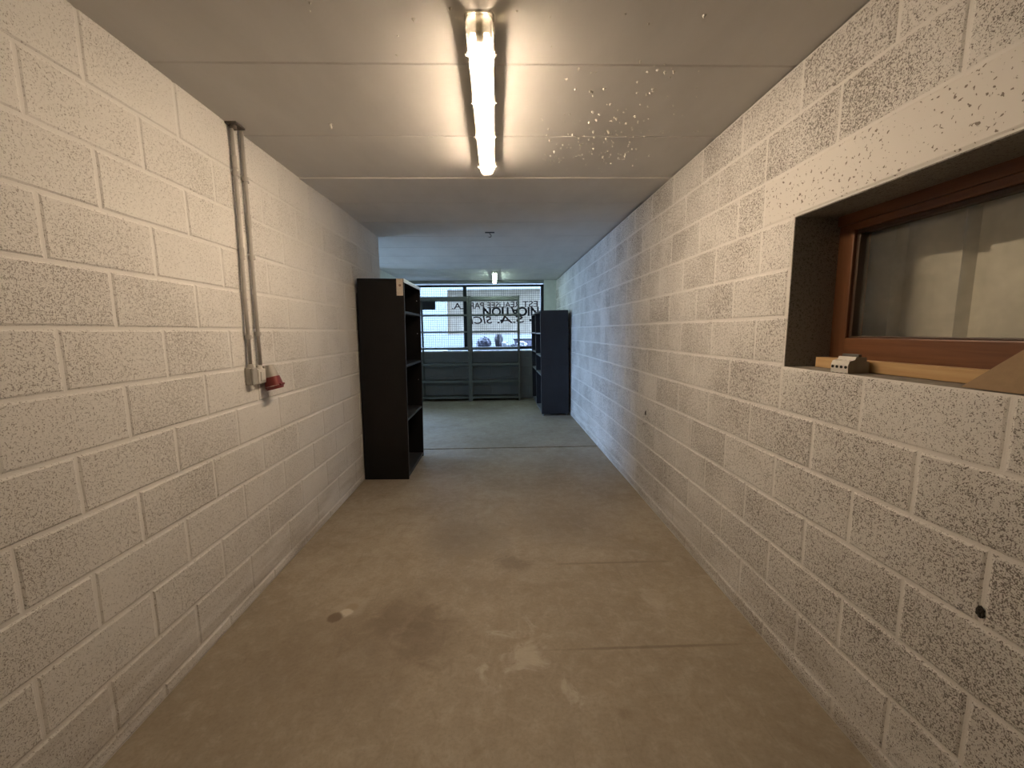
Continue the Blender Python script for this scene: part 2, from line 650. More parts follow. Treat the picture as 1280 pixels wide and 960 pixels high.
def courses(zline0, ztop, zbot, u0, u1, odd, even, openness, hole=None, first_open=None):
    """running-bond cells; zline0 is the height of the ceiling course line"""
    rnd = random.Random(int(abs(u0 * 100)) + int(odd * 1000))
    cells = []
    for k in range(1, 14):
        zb = max(zbot, zline0 - 0.2 * k)
        zt = min(ztop, zline0 - 0.2 * (k - 1)) if k > 1 else ztop
        if zt - zb < 0.02:
            continue
        ph = odd if k % 2 else even
        u = math.floor((u0 - ph) / 0.4) * 0.4 + ph
        while u < u1:
            a, b = max(u, u0), min(u + 0.4, u1)
            u += 0.4
            if b - a < 0.02:
                continue
            op = max(0.05, min(1.0, rnd.gauss(openness, 0.15)))
            if k == 1 and first_open is not None:
                op *= first_open
            if k >= 12:
                op *= 0.6
            segs = [(a, b)]
            if hole:
                h0, h1, hz0, hz1, lint0, lint1 = hole
                if zb < hz1 - 0.01 and zt > hz0 + 0.01:
                    segs = [(s, e) for s, e in ((a, min(b, h0)), (max(a, h1), b)) if e - s > 0.02]
                elif abs(zb - hz1) < 0.03:
                    segs = [(s, e) for s, e in ((a, min(b, lint0)), (max(a, lint1), b)) if e - s > 0.02]
            for s, e in segs:
                cells.append((s, e, zb, zt, op, 0))
    return cells


# left wall
cl = courses(2.461, HC + 0.03, 0.0, Y0, YE, 0.305, 0.105, 0.42, first_open=0.45)
block_wall('wall_left', M_BLOCK_L, lambda u, z, d: (XL - 0.0042 + d, u, z), Y0, YE, cl, [(Y0, YE, 0, HC + 0.03)])
# right wall with the window opening (W0..W1) and its lintel
W0, W1, WZ0, WZ1 = 0.42, 1.713, SILL, 1.884
cr = courses(2.484, HC - 0.005, 0.0, Y0, YB + 0.2, 0.123, 0.322, 0.62, hole=(W0, W1, WZ0 + 0.009, WZ1, 0.20, 1.915))
cr = [(a, b, zb, 1.2745 if abs(zt - 1.284) < 0.002 and a < W1 and b > W0 else zt, op, mi) for a, b, zb, zt, op, mi in cr]
cr.append((0.20, 1.915, WZ1, WZ1 + 0.2, 0.0, 1))
block_wall('wall_right', [M_BLOCK_R, M_LINTEL], lambda u, z, d: (XR(u) + 0.0042 - d, u, z), Y0, YB + 0.2, cr,
           [(Y0, W0, 0, HC - 0.005), (W1, YB + 0.2, 0, HC - 0.005), (W0, W1, 0, WZ0 - 0.004), (W0, W1, WZ1 + 0.001, HC - 0.005)])
bm = bmesh.new()
box(bm, 1.225, 1.40, Y0, YB + 0.2, HC - 0.03, HC + 0.03)  # dark strip painting the shade in the gap between right wall and ceiling
struct(link('gap_shade_strip', bm, M_DARK))
# back wall: opening for the mesh window
BX0, BX1, BZ0, BZ1 = -2.0, 0.93, 1.03, 2.435
cb = courses(2.484, BZ0, 0.0, XFAR, XR(YB), 0.0, 0.2, 0.4)
cb = [c for c in cb]
block_wall('wall_back', [M_PLAIN], lambda u, z, d: (u, YB + 0.0042 - d, z), XFAR, XR(YB), cb,
           [(XFAR, XR(YB), 0, BZ0 - 0.002), (XFAR, BX0, BZ0, HC + 0.01), (BX1, XR(YB) + 0.05, BZ0, HC + 0.01), (BX0, BX1, BZ1, HC + 0.01)])
bm = bmesh.new()
box(bm, BX1, XR(YB) + 0.01, YB - 0.010, YB + 0.02, 0, HC + 0.005)
struct(link('wall_back_pier', bm, M_SMOOTH))
# partition that turns left behind the left wall, far left wall with its open gateway, wall behind the camera
bm = bmesh.new()
box(bm, XFAR - 0.2, XL - 0.15, YE - 0.19, YE, 0, HC + 0.01)
struct(link('wall_partition', bm, M_SMOOTH))
GY0, GY1, GZ0, GZ1 = 5.0, 7.0, 0.15, 2.25
bm = bmesh.new()
for (a, b, c, d) in ((YE, GY0, 0, HC), (GY1, YB + 0.2, 0, HC), (GY0, GY1, 0, GZ0), (GY0, GY1, GZ1, HC)):
    box(bm, XFAR - 0.2, XFAR, a, b, c, d + 0.005)
struct(link('wall_far_left', bm, M_SMOOTH))
bm = bmesh.new()
box(bm, XL - 0.2, XR(Y0) + 0.2, Y0 - 0.2, Y0, 0, HC + 0.01)
struct(link('wall_front', bm, M_SMOOTH))
bm = bmesh.new()
box(bm, -2.2, -2.0, 6.95, YB + 0.2, 0, HC + 0.005)  # unseen wall, added to keep the gateway daylight off the racks
struct(link('wall_daylight_block', bm, M_SMOOTH))
portal('daylight_portal', (XFAR - 0.05, (GY0 + GY1) / 2, (GZ0 + GZ1) / 2), (0, -PI / 2, 0), GZ1 - GZ0, GY1 - GY0)
portal('daylight_portal', ((BX0 + BX1) / 2, YB + 0.12, (BZ0 + BZ1) / 2), (-PI / 2, 0, 0), BX1 - BX0, BZ1 - BZ0)

# floor: two pours with the open joint at y = 4.97
bm = bmesh.new()
for a, b in ((Y0 - 0.2, 4.950), (4.985, YB + 0.2)):
    box(bm, XFAR - 0.2, 1.45, a, b, -0.15, 0.0)
box(bm, XFAR - 0.2, 1.45, 4.94, 4.995, -0.15, -0.03)
struct(link('floor', bm, M_FLOOR))

# ceiling: concrete planks about 60 cm wide, each at its own level
bm = bmesh.new()
edges = [1.777 + 0.603 * k for k in range(-8, 14)]
for i in range(len(edges) - 1):
    a, b = edges[i] + 0.0015, edges[i + 1] - 0.0015
    rr = random.Random(i + 50)
    za, zb = HC + rr.uniform(-0.001, 0.001), HC + rr.uniform(-0.001, 0.001)
    if abs(edges[i] - 2.983) < 0.01:
        za, zb = HC - 0.005, HC + 0.012
    if edges[i] > 3.3:
        za, zb = HC + 0.0115 - 0.0004 * i + 0.006, HC + 0.0113 - 0.0004 * i + 0.006
    c = 0.005
    prism(bm, [(a, za + c), (a + c, za), (b - c, zb), (b, zb + c), (b, HC + 0.2), (a, HC + 0.2)], 'x', XFAR - 0.2, 1.45)
box(bm, XFAR - 0.2, 1.45, Y0 - 0.3, YB + 0.25, HC + 0.19, HC + 0.3)
struct(link('ceiling', bm, M_CEIL))

# ------------------------------------------------------------------ side window in the right wall
def XW(d):           # depth into the right wall at the window
    return 1.2035 + d


win = bpy.data.objects.new('window_1', None)
C.objects.link(win)
win.location = (XW(0.2), 1.0, SILL)
struct(win)


def child(name, bm, mat, parent, smooth=False):
    """link a mesh built in world space under a parent that sits elsewhere"""
    bmesh.ops.transform(bm, matrix=parent_matrix(parent).inverted(), verts=bm.verts)
    return link(name, bm, mat, parent, smooth)


def parent_matrix(p):
    loc = Matrix.Translation(p.location)
    return loc @ p.rotation_euler.to_matrix().to_4x4()


# reveal lining (block colour darkened to stand for its shade), cement sill
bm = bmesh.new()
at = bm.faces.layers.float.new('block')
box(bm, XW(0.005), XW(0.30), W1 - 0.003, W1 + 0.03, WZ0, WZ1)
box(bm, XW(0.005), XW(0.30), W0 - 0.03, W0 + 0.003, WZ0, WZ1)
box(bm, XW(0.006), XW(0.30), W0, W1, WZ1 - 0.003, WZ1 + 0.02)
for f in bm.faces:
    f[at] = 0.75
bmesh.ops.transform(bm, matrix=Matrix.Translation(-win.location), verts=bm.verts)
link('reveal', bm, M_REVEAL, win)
bm = bmesh.new()
box(bm, XW(0.006), XW(0.30), W0, W1, SILL - 0.03, SILL - 0.001, 0.003)
child('sill', bm, M_MORTAR, win)
# fixed wooden frame: head, bottom rail, two stiles, glazing beads
FX0, FX1 = XW(0.195), XW(0.265)
FZ0, FZ1 = 1.285, 1.886
bm = bmesh.new()
box(bm, FX0, FX1, W0, W1 + 0.002, 1.815, FZ1, 0.004)
box(bm, FX0 - 0.012, FX0 + 0.01, W0, W1 + 0.002, 1.842, FZ1, 0.003)
child('head_rail', bm, M_FRAME, win)
bm = bmesh.new()
box(bm, FX0, FX1, W0, W1 - 0.03, FZ0, 1.395, 0.004)
child('bottom_rail', bm, M_FRAME, win)
for a, b in ((W1 - 0.075, W1 + 0.002), (W0, W0 + 0.075)):
    bm = bmesh.new()
    box(bm, FX0 - 0.001, FX1, a, b, FZ0, 1.82, 0.004)
    child('stile', bm, M_FRAME_V, win)
bm = bmesh.new()
for (a, b, c, d) in ((W0 + 0.075, W1 - 0.075, 1.800, 1.816), (W0 + 0.075, W1 - 0.075, 1.394, 1.402),
                     (W1 - 0.088, W1 - 0.074, 1.394, 1.816), (W0 + 0.074, W0 + 0.088, 1.394, 1.816)):
    box(bm, FX0 + 0.012, FX0 + 0.05, a, b, c, d, 0.003)
child('glazing_bead', bm, simple('dark_bead', (0.055, 0.028, 0.014), 0.5), win)
bm = bmesh.new()
box(bm, FX0 + 0.034, FX0 + 0.040, W0 + 0.07, W1 - 0.07, 1.39, 1.82)
child('glass_pane', bm, M_GLASS, win)
# ribbed cladding of the neighbouring shed seen through the glass
CX = XW(0.42)
bm = bmesh.new()
prof = []
y = -0.35
while y < 2.4:
    prof += [(CX, y), (CX, y + 0.172), (CX + 0.035, y + 0.190), (CX + 0.035, y + 0.238), (CX, y + 0.256)]
    y += 0.256
prof2 = [(x + 0.004, yy) for x, yy in reversed(prof)]
prism(bm, prof + prof2, 'z', 0.6, 2.7)
box(bm, XW(0.20), CX + 0.06, -0.45, 2.45, 2.3, 2.34)      # unseen panels added to keep daylight out of the gap
box(bm, XW(0.20), CX + 0.06, -0.45, -0.40, 0.6, 2.34)
box(bm, XW(0.20), CX + 0.06, 2.40, 2.45, 0.6, 2.34)
box(bm, XW(0.20), CX + 0.06, -0.45, 2.45, 0.58, 0.62)
tag(link('ribbed_cladding', bm, M_CLAD), 'pale grey ribbed metal cladding seen through the side window glass', 'cladding')

# pine batten lying on the sill
bm = bmesh.new()
box(bm, -0.022, 0.022, -0.40, 0.40, 0, 0.041, 0.002)
o = link('wooden_batten', bm, M_PINE)
o.location = (XW(0.125), 1.268, SILL + 0.001)
o.rotation_euler = (0.0, 0, 0.0)
tag(o, 'raw knotty pine batten lying along the cement sill under the brown window frame', 'batten')

# four-pole circuit breaker lying on its back on the sill
brk = thing('circuit_breaker', 'grey four-pole circuit breaker lying on the window sill against the pine batten', 'circuit breaker',
            (XW(0.052), 1.440, SILL), (0, 0, math.radians(4)))
prof = [(-0.040, 0.002), (-0.037, 0.0), (0.040, 0.0), (0.042, 0.012), (0.040, 0.040), (0.030, 0.041), (0.028, 0.056),
        (-0.012, 0.058), (-0.016, 0.048), (-0.036, 0.043), (-0.041, 0.030)]
for k in range(4):
    a = -0.035 + 0.0175 * k
    bm = bmesh.new()
    prism(bm, prof, 'y', a + 0.0004, a + 0.0171)
    for f in bm.faces:
        f.material_index = 1 if (abs(f.calc_center_median().y - a - 0.0004) < 1e-5 and k == 0) else 0
    o = link('pole_module', bm, [M_BRK, M_BRK_SHADE], brk)
    bm = bmesh.new()
    tube(bm, [(-0.0425, a + 0.009, 0.022), (-0.036, a + 0.009, 0.022)], 0.0052, 10)
    box(bm, -0.0395, -0.036, a + 0.0045, a + 0.0125, -0.0 + 0.0005, 0.007)
    link('terminal_hole', bm, M_DARK, o)
    bm = bmesh.new()
    tube(bm, [(-0.027, a + 0.009, 0.046), (-0.027, a + 0.009, 0.0462)], 0.0028, 8)
    link('screw_hole', bm, M_DARK, o)
bm = bmesh.new()
box(bm, -0.002, 0.010, -0.033, 0.033, 0.056, 0.067, 0.002)
link('toggle', bm, simple('toggle_grey', (0.10, 0.095, 0.09), 0.5), brk)

# cardboard sheet leaning in the corner of the sill
bm = bmesh.new()
out = [(1.045, 0.0), (0.80, 0.27), (0.52, 0.10), (0.50, 0.0)]
A, B = [], []
for (yy, zz) in out:
    x = 0.0 + 0.36 * zz
    A.append(bm.verts.new((x, yy - 0.8, zz)))
    B.append(bm.verts.new((x + 0.004, yy - 0.8, zz - 0.001)))
bm.faces.new(A)
bm.faces.new(B)
for i in range(4):
    bm.faces.new((A[i], A[(i + 1) % 4], B[(i + 1) % 4], B[i]))
o = link('cardboard_sheet', bm, M_CARD)
o.location = (XW(0.014), 0.8, SILL + 0.002)
tag(o, 'slanted piece of brown cardboard leaning on the right of the window sill', 'cardboard')

# ------------------------------------------------------------------ ceiling lamps
def batten_lamp(name, label, x0, y0, x1, y1, tube_mat, drop=0.086):
    L = math.hypot(x1 - x0, y1 - y0)
    rot = math.atan2(-(x1 - x0), y1 - y0)
    t = thing(name, label, 'lamp', (x0, y0, HC), (0, 0, rot), None)
    w = 0.050
    bm = bmesh.new()     # tray against the ceiling
    q = 0.036
    prism(bm, [(-q, -0.0455), (-q, -0.012), (-q + 0.006, 0.0), (q - 0.006, 0.0), (q, -0.012), (q, -0.0455), (q - 0.003, -0.0455), (q - 0.005, -0.032), (-q + 0.005, -0.032), (-q + 0.003, -0.0455)],
          'y', 0.055, L - 0.035)
    auto_smooth(link('housing', bm, M_HOUSING, t))
    bm = bmesh.new()     # clear cover: a rounded trough
    pr = [(-w + 0.010, -0.008), (-w + 0.002, -0.016), (-w + 0.001, -0.036)]
    for k in range(11):
        a = PI + PI * k / 10
        pr.append((math.cos(a) * (w - 0.006), -0.050 + math.sin(a) * (drop - 0.050)))
    pr += [(w - 0.001, -0.036), (w - 0.002, -0.016), (w - 0.010, -0.008)]
    A = [bm.verts.new((u, 0.07, v)) for u, v in pr]
    B = [bm.verts.new((u, L - 0.05, v)) for u, v in pr]
    for i in range(len(pr) - 1):
        bm.faces.new((A[i], A[i + 1], B[i + 1], B[i]))
    link('diffuser', bm, M_DIFFUSER, t, smooth=True)
    for ya, yb in ((0.0, 0.055), (L - 0.035, L)):                # clear moulded end of the tray, a U-shaped rim
        bm = bmesh.new()
        prism(bm, [(-w, -0.036), (-w, -0.012), (-w + 0.01, 0.0), (w - 0.01, 0.0), (w, -0.012), (w, -0.036), (w - 0.005, -0.036),
                   (w - 0.006, -0.014), (w - 0.012, -0.006), (-w + 0.012, -0.006), (-w + 0.006, -0.014), (-w + 0.005, -0.036)], 'y', ya, yb)
        link('end_rim', bm, M_ENDCAP, t)
    for ya, yb, sgn in ((0.07, 0.0, -1), (L - 0.05, L, 1)):     # hazy moulded ends
        bm = bmesh.new()
        rings = []
        for fr, sc, up_ in ((0, 1, 0), (0.6, 0.97, 0.002), (0.92, 0.86, 0.008), (1.0, 0.72, 0.016)):
            yy = ya + (yb - ya) * fr
            rings.append([bm.verts.new((u * sc, yy, v * sc - (1 - sc) * 0.03 + up_ * 0.3)) for u, v in pr])
        for a_, b_ in zip(rings[:-1], rings[1:]):
            for i in range(len(pr) - 1):
                bm.faces.new((a_[i], a_[i + 1], b_[i + 1], b_[i]))
        bm.faces.new(rings[-1])
        link('end_cap', bm, M_ENDCAP, t, smooth=True)
        bm = bmesh.new()                                        # lampholder behind the end
        box(bm, -0.016, 0.016, min(ya, ya - sgn * 0.02), max(ya, ya - sgn * 0.02), -0.070, -0.033, 0.003)
        for k in range(5):
            yy = ya + sgn * (0.008 + 0.009 * k)
            box(bm, -0.015, 0.015, yy - 0.0015, yy + 0.0015, -0.062, -0.034)
        link('lampholder', bm, M_HOUSING, t)
    for s in (-1, 1):
        bm = bmesh.new()
        tube(bm, [(0.016 * s, 0.055, -0.052), (0.016 * s, L - 0.040, -0.052)], 0.008, 16)
        link('tube', bm, tube_mat, t, smooth=True)
        for fr in (0.12, 0.38, 0.64, 0.95):
            bm = bmesh.new()
            yy = L * fr
            box(bm, s * w - 0.003, s * w + 0.003, yy - 0.010, yy + 0.010, -0.046, -0.016, 0.002)
            box(bm, s * w + min(0, s * 0.008), s * w + max(0, s * 0.008), yy - 0.006, yy + 0.006, -0.046, -0.040, 0.002)
            link('clip', bm, M_CLIP, t)
    return t


batten_lamp('batten_lamp', 'lit warm fluorescent batten lamp on the ceiling above the corridor', -0.054, 1.500, -0.066, 2.745, M_TUBE_W)
batten_lamp('batten_lamp', 'small distant cool-white batten lamp on the ceiling near the mesh window', -0.080, 7.40, -0.095, 8.66, M_TUBE_C)

# ------------------------------------------------------------------ conduits and boxes on the left wall
def conduit(y, z0, label, clips, r=0.0095, kink=0.0):
    t = thing('conduit', label, 'conduit', (XL, y, z0), group=None)
    bm = bmesh.new()
    x = r + 0.008
    H = HC - z0 - 0.002
    tube(bm, [(x, 0, 0), (x, kink * 0.3, H * 0.35), (x, kink, H * 0.7), (x, kink, H)], r, 14)
    link('pipe', bm, M_PVC, t, smooth=True)
    for zc, kind in clips:
        bm = bmesh.new()
        zz = zc - z0
        yk = kink * min(1, zz / (H * 0.7))
        if kind == 'clip':
            tube(bm, [(x, yk, zz - 0.011), (x, yk, zz + 0.011)], r + 0.0055, 14)
            box(bm, 0.0, 0.012, yk - 0.006, yk + 0.045, zz - 0.007, zz + 0.007, 0.002)
            link('saddle_clip', bm, M_PVC, t)
        else:
            tube(bm, [(x, yk, zz - 0.03), (x, yk, zz + 0.03)], r + 0.0025, 14)
            link('coupling', bm, M_PVC, t)
    return t


conduit(2.226, 1.268, 'nearer grey plastic conduit running from the ceiling to the dull grey box', ((2.30, 'coupling'), (2.245, 'clip'), (1.85, 'coupling'), (1.42, 'clip')), kink=0.022)
conduit(2.318, 1.262, 'farther grey plastic conduit running from the ceiling to the pale box', ((2.245, 'clip'), (1.845, 'clip'), (1.437, 'clip'), (2.03, 'coupling')), kink=0.012)
# steel collar where the nearer conduit enters the ceiling
bm = bmesh.new()
box(bm, -0.004, 0.052, -0.028, 0.050, -0.010, 0.0, 0.002)
tube(bm, [(0.0195, 0.0, -0.026), (0.0195, 0.0, -0.002)], 0.0165, 14)
o = link('ceiling_collar', bm, simple('dusty_dark_collar', (0.10, 0.085, 0.07), 0.8))
o.location = (XL + 0.004, 2.252, HC - 0.0)
tag(o, 'dark collar round the top of the conduit where it meets the ceiling', 'collar')

def wall_box(name, label, y0, y1, z0, z1, depth, mat, lid_mat, rocker=False):
    t = thing(name, label, 'electrical box', (XL, (y0 + y1) / 2, z0))
    hw, H = (y1 - y0) / 2, z1 - z0
    bm = bmesh.new()
    box(bm, 0.0, depth * 0.7, -hw, hw, 0, H, 0.004)
    link('back_box', bm, mat, t)
    bm = bmesh.new()
    box(bm, depth * 0.7, depth, -hw + 0.001, hw - 0.001, 0.001, H - 0.001, 0.005)
    link('cover', bm, lid_mat, t)
    bm = bmesh.new()
    tube(bm, [(0.0195, 0, H - 0.001), (0.0195, 0, H + 0.018)], [0.0165, 0.014], 14)
    link('gland', bm, mat, t)
    bm = bmesh.new()
    if rocker:
        box(bm, depth, depth + 0.006, -hw * 0.6, hw * 0.6, H * 0.2, H * 0.8, 0.002)
        link('rocker', bm, lid_mat, t)
    else:
        bm.free()
        for yy in (-hw * 0.65, hw * 0.65):
            for zz in (H * 0.12, H * 0.88):
                bm = bmesh.new()
                tube(bm, [(depth, yy, zz), (depth + 0.0015, yy, zz)], 0.0035, 8)
                link('cover_screw', bm, M_PVC_DK, t)
    return t


wall_box('junction_box', 'dull grey wall box at the foot of the nearer conduit, leftmost on the left wall', 2.198, 2.246, 1.166, 1.258, 0.042, M_PVC_DK, M_PVC_DK)
wall_box('switch_box', 'small pale switch box between the grey box and the red socket', 2.266, 2.336, 1.164, 1.246, 0.034, M_PVC_LT, M_PVC_LT, True)

# red three-phase wall socket: grey back box, slanted body, red collar and red flap lid
sk = thing('wall_socket', 'red and grey industrial wall socket tilted downwards on the left wall', 'socket', (XL, 2.366, 1.165))
bm = bmesh.new()
prism(bm, [(0.0, 0.00), (0.0, 0.092), (0.030, 0.092), (0.036, 0.080), (0.036, 0.040), (0.022, 0.0)], 'y', -0.036, 0.036)
bmesh.ops.bevel(bm, geom=bm.edges[:], offset=0.004, segments=2, affect='EDGES')
link('back_box', bm, M_PVC_DK, sk)
dirv = Vector((0.22, 0.0, -0.97)).normalized()
side = Vector((0, 1, 0))
nrm = dirv.cross(side).normalized()


def frustum(bm, d0, d1, a0, a1, seg=24, org=Vector((0.034, 0.0, 0.085)), sq=0.55):
    rs = []
    for d, a in ((d0, a0), (d1, a1)):
        r = []
        for k in range(seg):
            t = 2 * PI * k / seg
            cx, sx_ = math.cos(t), math.sin(t)
            p = 1.0 / max(1e-6, (abs(cx) ** (2 / sq) + abs(sx_) ** (2 / sq)) ** (sq / 2)) ** 0.9
            r.append(bm.verts.new(org + dirv * d + a * p * (cx * side + sx_ * nrm)))
        rs.append(r)
    for k in range(seg):
        bm.faces.new((rs[0][k], rs[0][(k + 1) % seg], rs[1][(k + 1) % seg], rs[1][k]))
    bm.faces.new(rs[0])
    bm.faces.new(rs[1])


bm = bmesh.new()
frustum(bm, -0.008, 0.058, 0.025, 0.034)
auto_smooth(link('socket_body', bm, M_PVC_DK, sk))
bm = bmesh.new()
frustum(bm, 0.0585, 0.110, 0.036, 0.042)
col_ = auto_smooth(link('red_collar', bm, M_RED, sk))
bm = bmesh.new()
frustum(bm, 0.111, 0.130, 0.044, 0.039)
auto_smooth(link('flap_lid', bm, M_RED, sk))
bm = bmesh.new()
hp = Vector((0.034, 0, 0.085)) + dirv * 0.110 - nrm * (-0.044 if nrm.x > 0 else 0.044)
tube(bm, [hp - side * 0.022, hp + side * 0.022], 0.006, 10)
link('hinge', bm, M_RED, sk)
for yy in (-0.034, 0.034):
    bm = bmesh.new()
    tube(bm, [(0.055, yy * 0.5, 0.075), (0.0585, yy * 0.5, 0.075)], 0.004, 8)
    link('cover_screw', bm, M_DARK, sk)

# ------------------------------------------------------------------ black bookcase against the left wall
def bookcase(root, depth, length, height, bays, shelves, mats, thick=0.022, plinth=0.05, front=1, seam=None, feet=False):
    """local x: front = 0, runs back to -depth*front; y along the length"""
    body, board, edge = mats
    X0, X1 = (-depth, 0.0) if front > 0 else (0.0, depth)

    def b(name, x0, x1, y0, y1, z0, z1, mat, par=root, bev=0.0012):
        bm = bmesh.new()
        box(bm, x0, x1, y0, y1, z0, z1, bev)
        return link(name, bm, mat, par)
    zb = 0.03 if feet else 0.0
    xs = X1 - 0.001 if front > 0 else X0 + 0.001
    xb0, xb1 = (X0, X0 + 0.008) if front > 0 else (X1 - 0.008, X1)
    nb = len(shelves)
    for k in range(nb + 1):
        yy = k * (length - thick) / nb
        nm = 'side_panel' if k in (0, nb) else 'divider'
        if seam and k == 0:
            bm = bmesh.new()
            box(bm, X0, X1, yy, yy + thick, zb, seam - 0.0015, 0.0015)
            box(bm, X0, X1, yy, yy + thick, seam + 0.0015, height, 0.0015)
            box(bm, X0 + 0.004, X1 - 0.004, yy + 0.004, yy + thick - 0.001, zb + 0.01, height - 0.01)
            p = link(nm, bm, body, root)
        else:
            p = b(nm, X0, X1, yy, yy + thick, zb, height, body)
        ex0, ex1 = (X1, X1 + 0.0015) if front > 0 else (X0 - 0.0015, X0)
        b('edge_strip', ex0, ex1, yy + 0.001, yy + thick - 0.001, zb + 0.002, height - 0.002, edge, p, 0.0)
    b('back_panel', xb0, xb1, thick * 0.5, length - thick * 0.5, zb + 0.02, height - 0.01, body)
    yi0, yi1 = thick, length - thick
    in0, in1 = (X0 + 0.009, X1 - 0.004) if front > 0 else (X0 + 0.004, X1 - 0.009)
    tp = b('top_panel', X0, X1, 0.0, length, height, height + thick, body)
    for k, zs in enumerate(shelves):
        ya = k * (length - thick) / nb + thick + 0.0005
        yb = (k + 1) * (length - thick) / nb - 0.0005
        for z in zs:
            b('shelf', in0, in1, ya, yb, z - thick, z, board)
        b('bottom_panel', in0, in1, ya, yb, zb + plinth - thick, zb + plinth, board)
        if plinth > 0.03:
            px0, px1 = (X1 - 0.03, X1 - 0.012) if front > 0 else (X0 + 0.012, X0 + 0.03)
            b('plinth', px0, px1, ya, yb, zb, zb + plinth - thick - 0.0005, body)
    if feet:
        for k in range(nb + 1):
            yy = k * (length - thick) / nb + thick / 2
            yy = min(max(yy, 0.03), length - 0.03)
            for x in (X0 + 0.03, X1 - 0.03):
                bm = bmesh.new()
                tube(bm, [(x, yy, 0.0), (x, yy, 0.008), (x, yy, 0.0085), (x, yy, zb + 0.002)], [0.018, 0.018, 0.007, 0.007], 14)
                link('foot', bm, simple('foot_metal', (0.25, 0.25, 0.25), 0.4, 0.6) if not bpy.data.materials.get('foot_metal') else bpy.data.materials['foot_metal'], root)
    return tp


bcl = thing('bookcase', 'tall black open bookcase standing against the left wall with a white tag', 'bookcase',
            (-0.917, 3.925, 0.0), (0, math.radians(0.9), 0))
bookcase(bcl, 0.428, 0.79, 1.905, 1, [[1.635, 1.125, 0.600]], (M_BLACK, M_BLACK_SHELF, M_BLACK_SHELF), thick=0.024, plinth=0.045)
bm = bmesh.new()
box(bm, -0.002, 0.005, 0.0, 0.79, 1.896, 1.930, 0.001)
link('front_edge', bm, M_EDGE, bcl)
bm = bmesh.new()
box(bm, -0.066, -0.006, -0.003, -0.0005, 1.775, 1.928, 0.0006)
tgo = link('paper_tag', bm, M_STICK, bcl)
tgo['label'] = 'off-white paper tag'
bm = bmesh.new()
tube(bm, [(-0.034, -0.0032, 1.868), (-0.034, -0.0046, 1.868)], 0.012, 16)
link('tag_mark', bm, simple('tag_print', (0.30, 0.20, 0.16), 0.6), tgo)
M_PIN = simple('pin_metal', (0.4, 0.4, 0.4), 0.4, 0.8)
for z in (1.78, 1.42, 0.9):
    bm = bmesh.new()
    tube(bm, [(-0.035, 0.766, z), (-0.035, 0.7615, z)], 0.005, 8)
    link('shelf_pin', bm, M_PIN, bcl)

# ------------------------------------------------------------------ charcoal bookcase against the right wall
bcr = thing('bookcase', 'lower charcoal two-bay bookcase standing against the right wall near the mesh window', 'bookcase',
            (0.690, 6.86, 0.0), (0, math.radians(-0.75), math.radians(0.4)))
bookcase(bcr, 0.462, 1.80, 1.745, 2, [[1.405, 1.020, 0.700], [1.410, 1.045, 0.705]], (M_NAVY, M_NAVY_EDGE, M_NAVY_EDGE), thick=0.024,
         plinth=0.03, front=-1, seam=0.845, feet=True)
for z in (1.40, 1.12, 0.86):
    bm = bmesh.new()
    box(bm, 0.4615, 0.474, 0.01, 0.05, z - 0.02, z + 0.02, 0.002)
    link('wall_bracket', bm, M_NAVY, bcr)

# ------------------------------------------------------------------ open steel racks in front of the mesh window
def steel_rack(x0, x1, label):
    Yf, Yr, Hh = 8.44, 8.74, 2.15
    t = thing('steel_rack', label, 'rack', ((x0 + x1) / 2, (Yf + Yr) / 2, 0), group=None)
    w = (x1 - x0) / 2
    d = (Yr - Yf) / 2
    for sx in (-1, 1):
        for sy_ in (-1, 1):
            bm = bmesh.new()      # angle-iron post
            px0, px1 = (sx * w, sx * (w - 0.036)) if sx > 0 else (-w, -w + 0.036)
            a, b_ = min(px0, px1), max(px0, px1)
            box(bm, a, b_, sy_ * d - (0.002 if sy_ > 0 else 0), sy_ * d + (0.002 if sy_ < 0 else 0), 0, Hh)
            xx = sx * w
            box(bm, min(xx, xx - sx * 0.002), max(xx, xx - sx * 0.002), min(sy_ * d, sy_ * (d - 0.036)), max(sy_ * d, sy_ * (d - 0.036)), 0, Hh)
            p = link('post', bm, M_RACK, t)
    for z, lip in ((2.135, 0.075), (1.785, 0.030), (1.445, 0.030), (1.115, 0.030), (0.785, 0.034), (0.430, 0.034), (0.095, 0.034)):
        bm = bmesh.new()          # folded tray shelf
        prism(bm, [(-d + 0.003, z - lip), (-d + 0.003, z), (d - 0.003, z), (d - 0.003, z - lip), (d - 0.005, z - lip), (d - 0.005, z - 0.002),
                   (-d + 0.005, z - 0.002), (-d + 0.005, z - lip)], 'x', -w + 0.003, w - 0.003)
        link('shelf', bm, M_RACK, t)
    return t


steel_rack(-1.640, -0.626, 'open grey steel shelving rack partly hidden by the black bookcase, left of the pair')
steel_rack(-0.620, 0.402, 'open grey steel shelving rack in full view under the signboard, right of the pair')

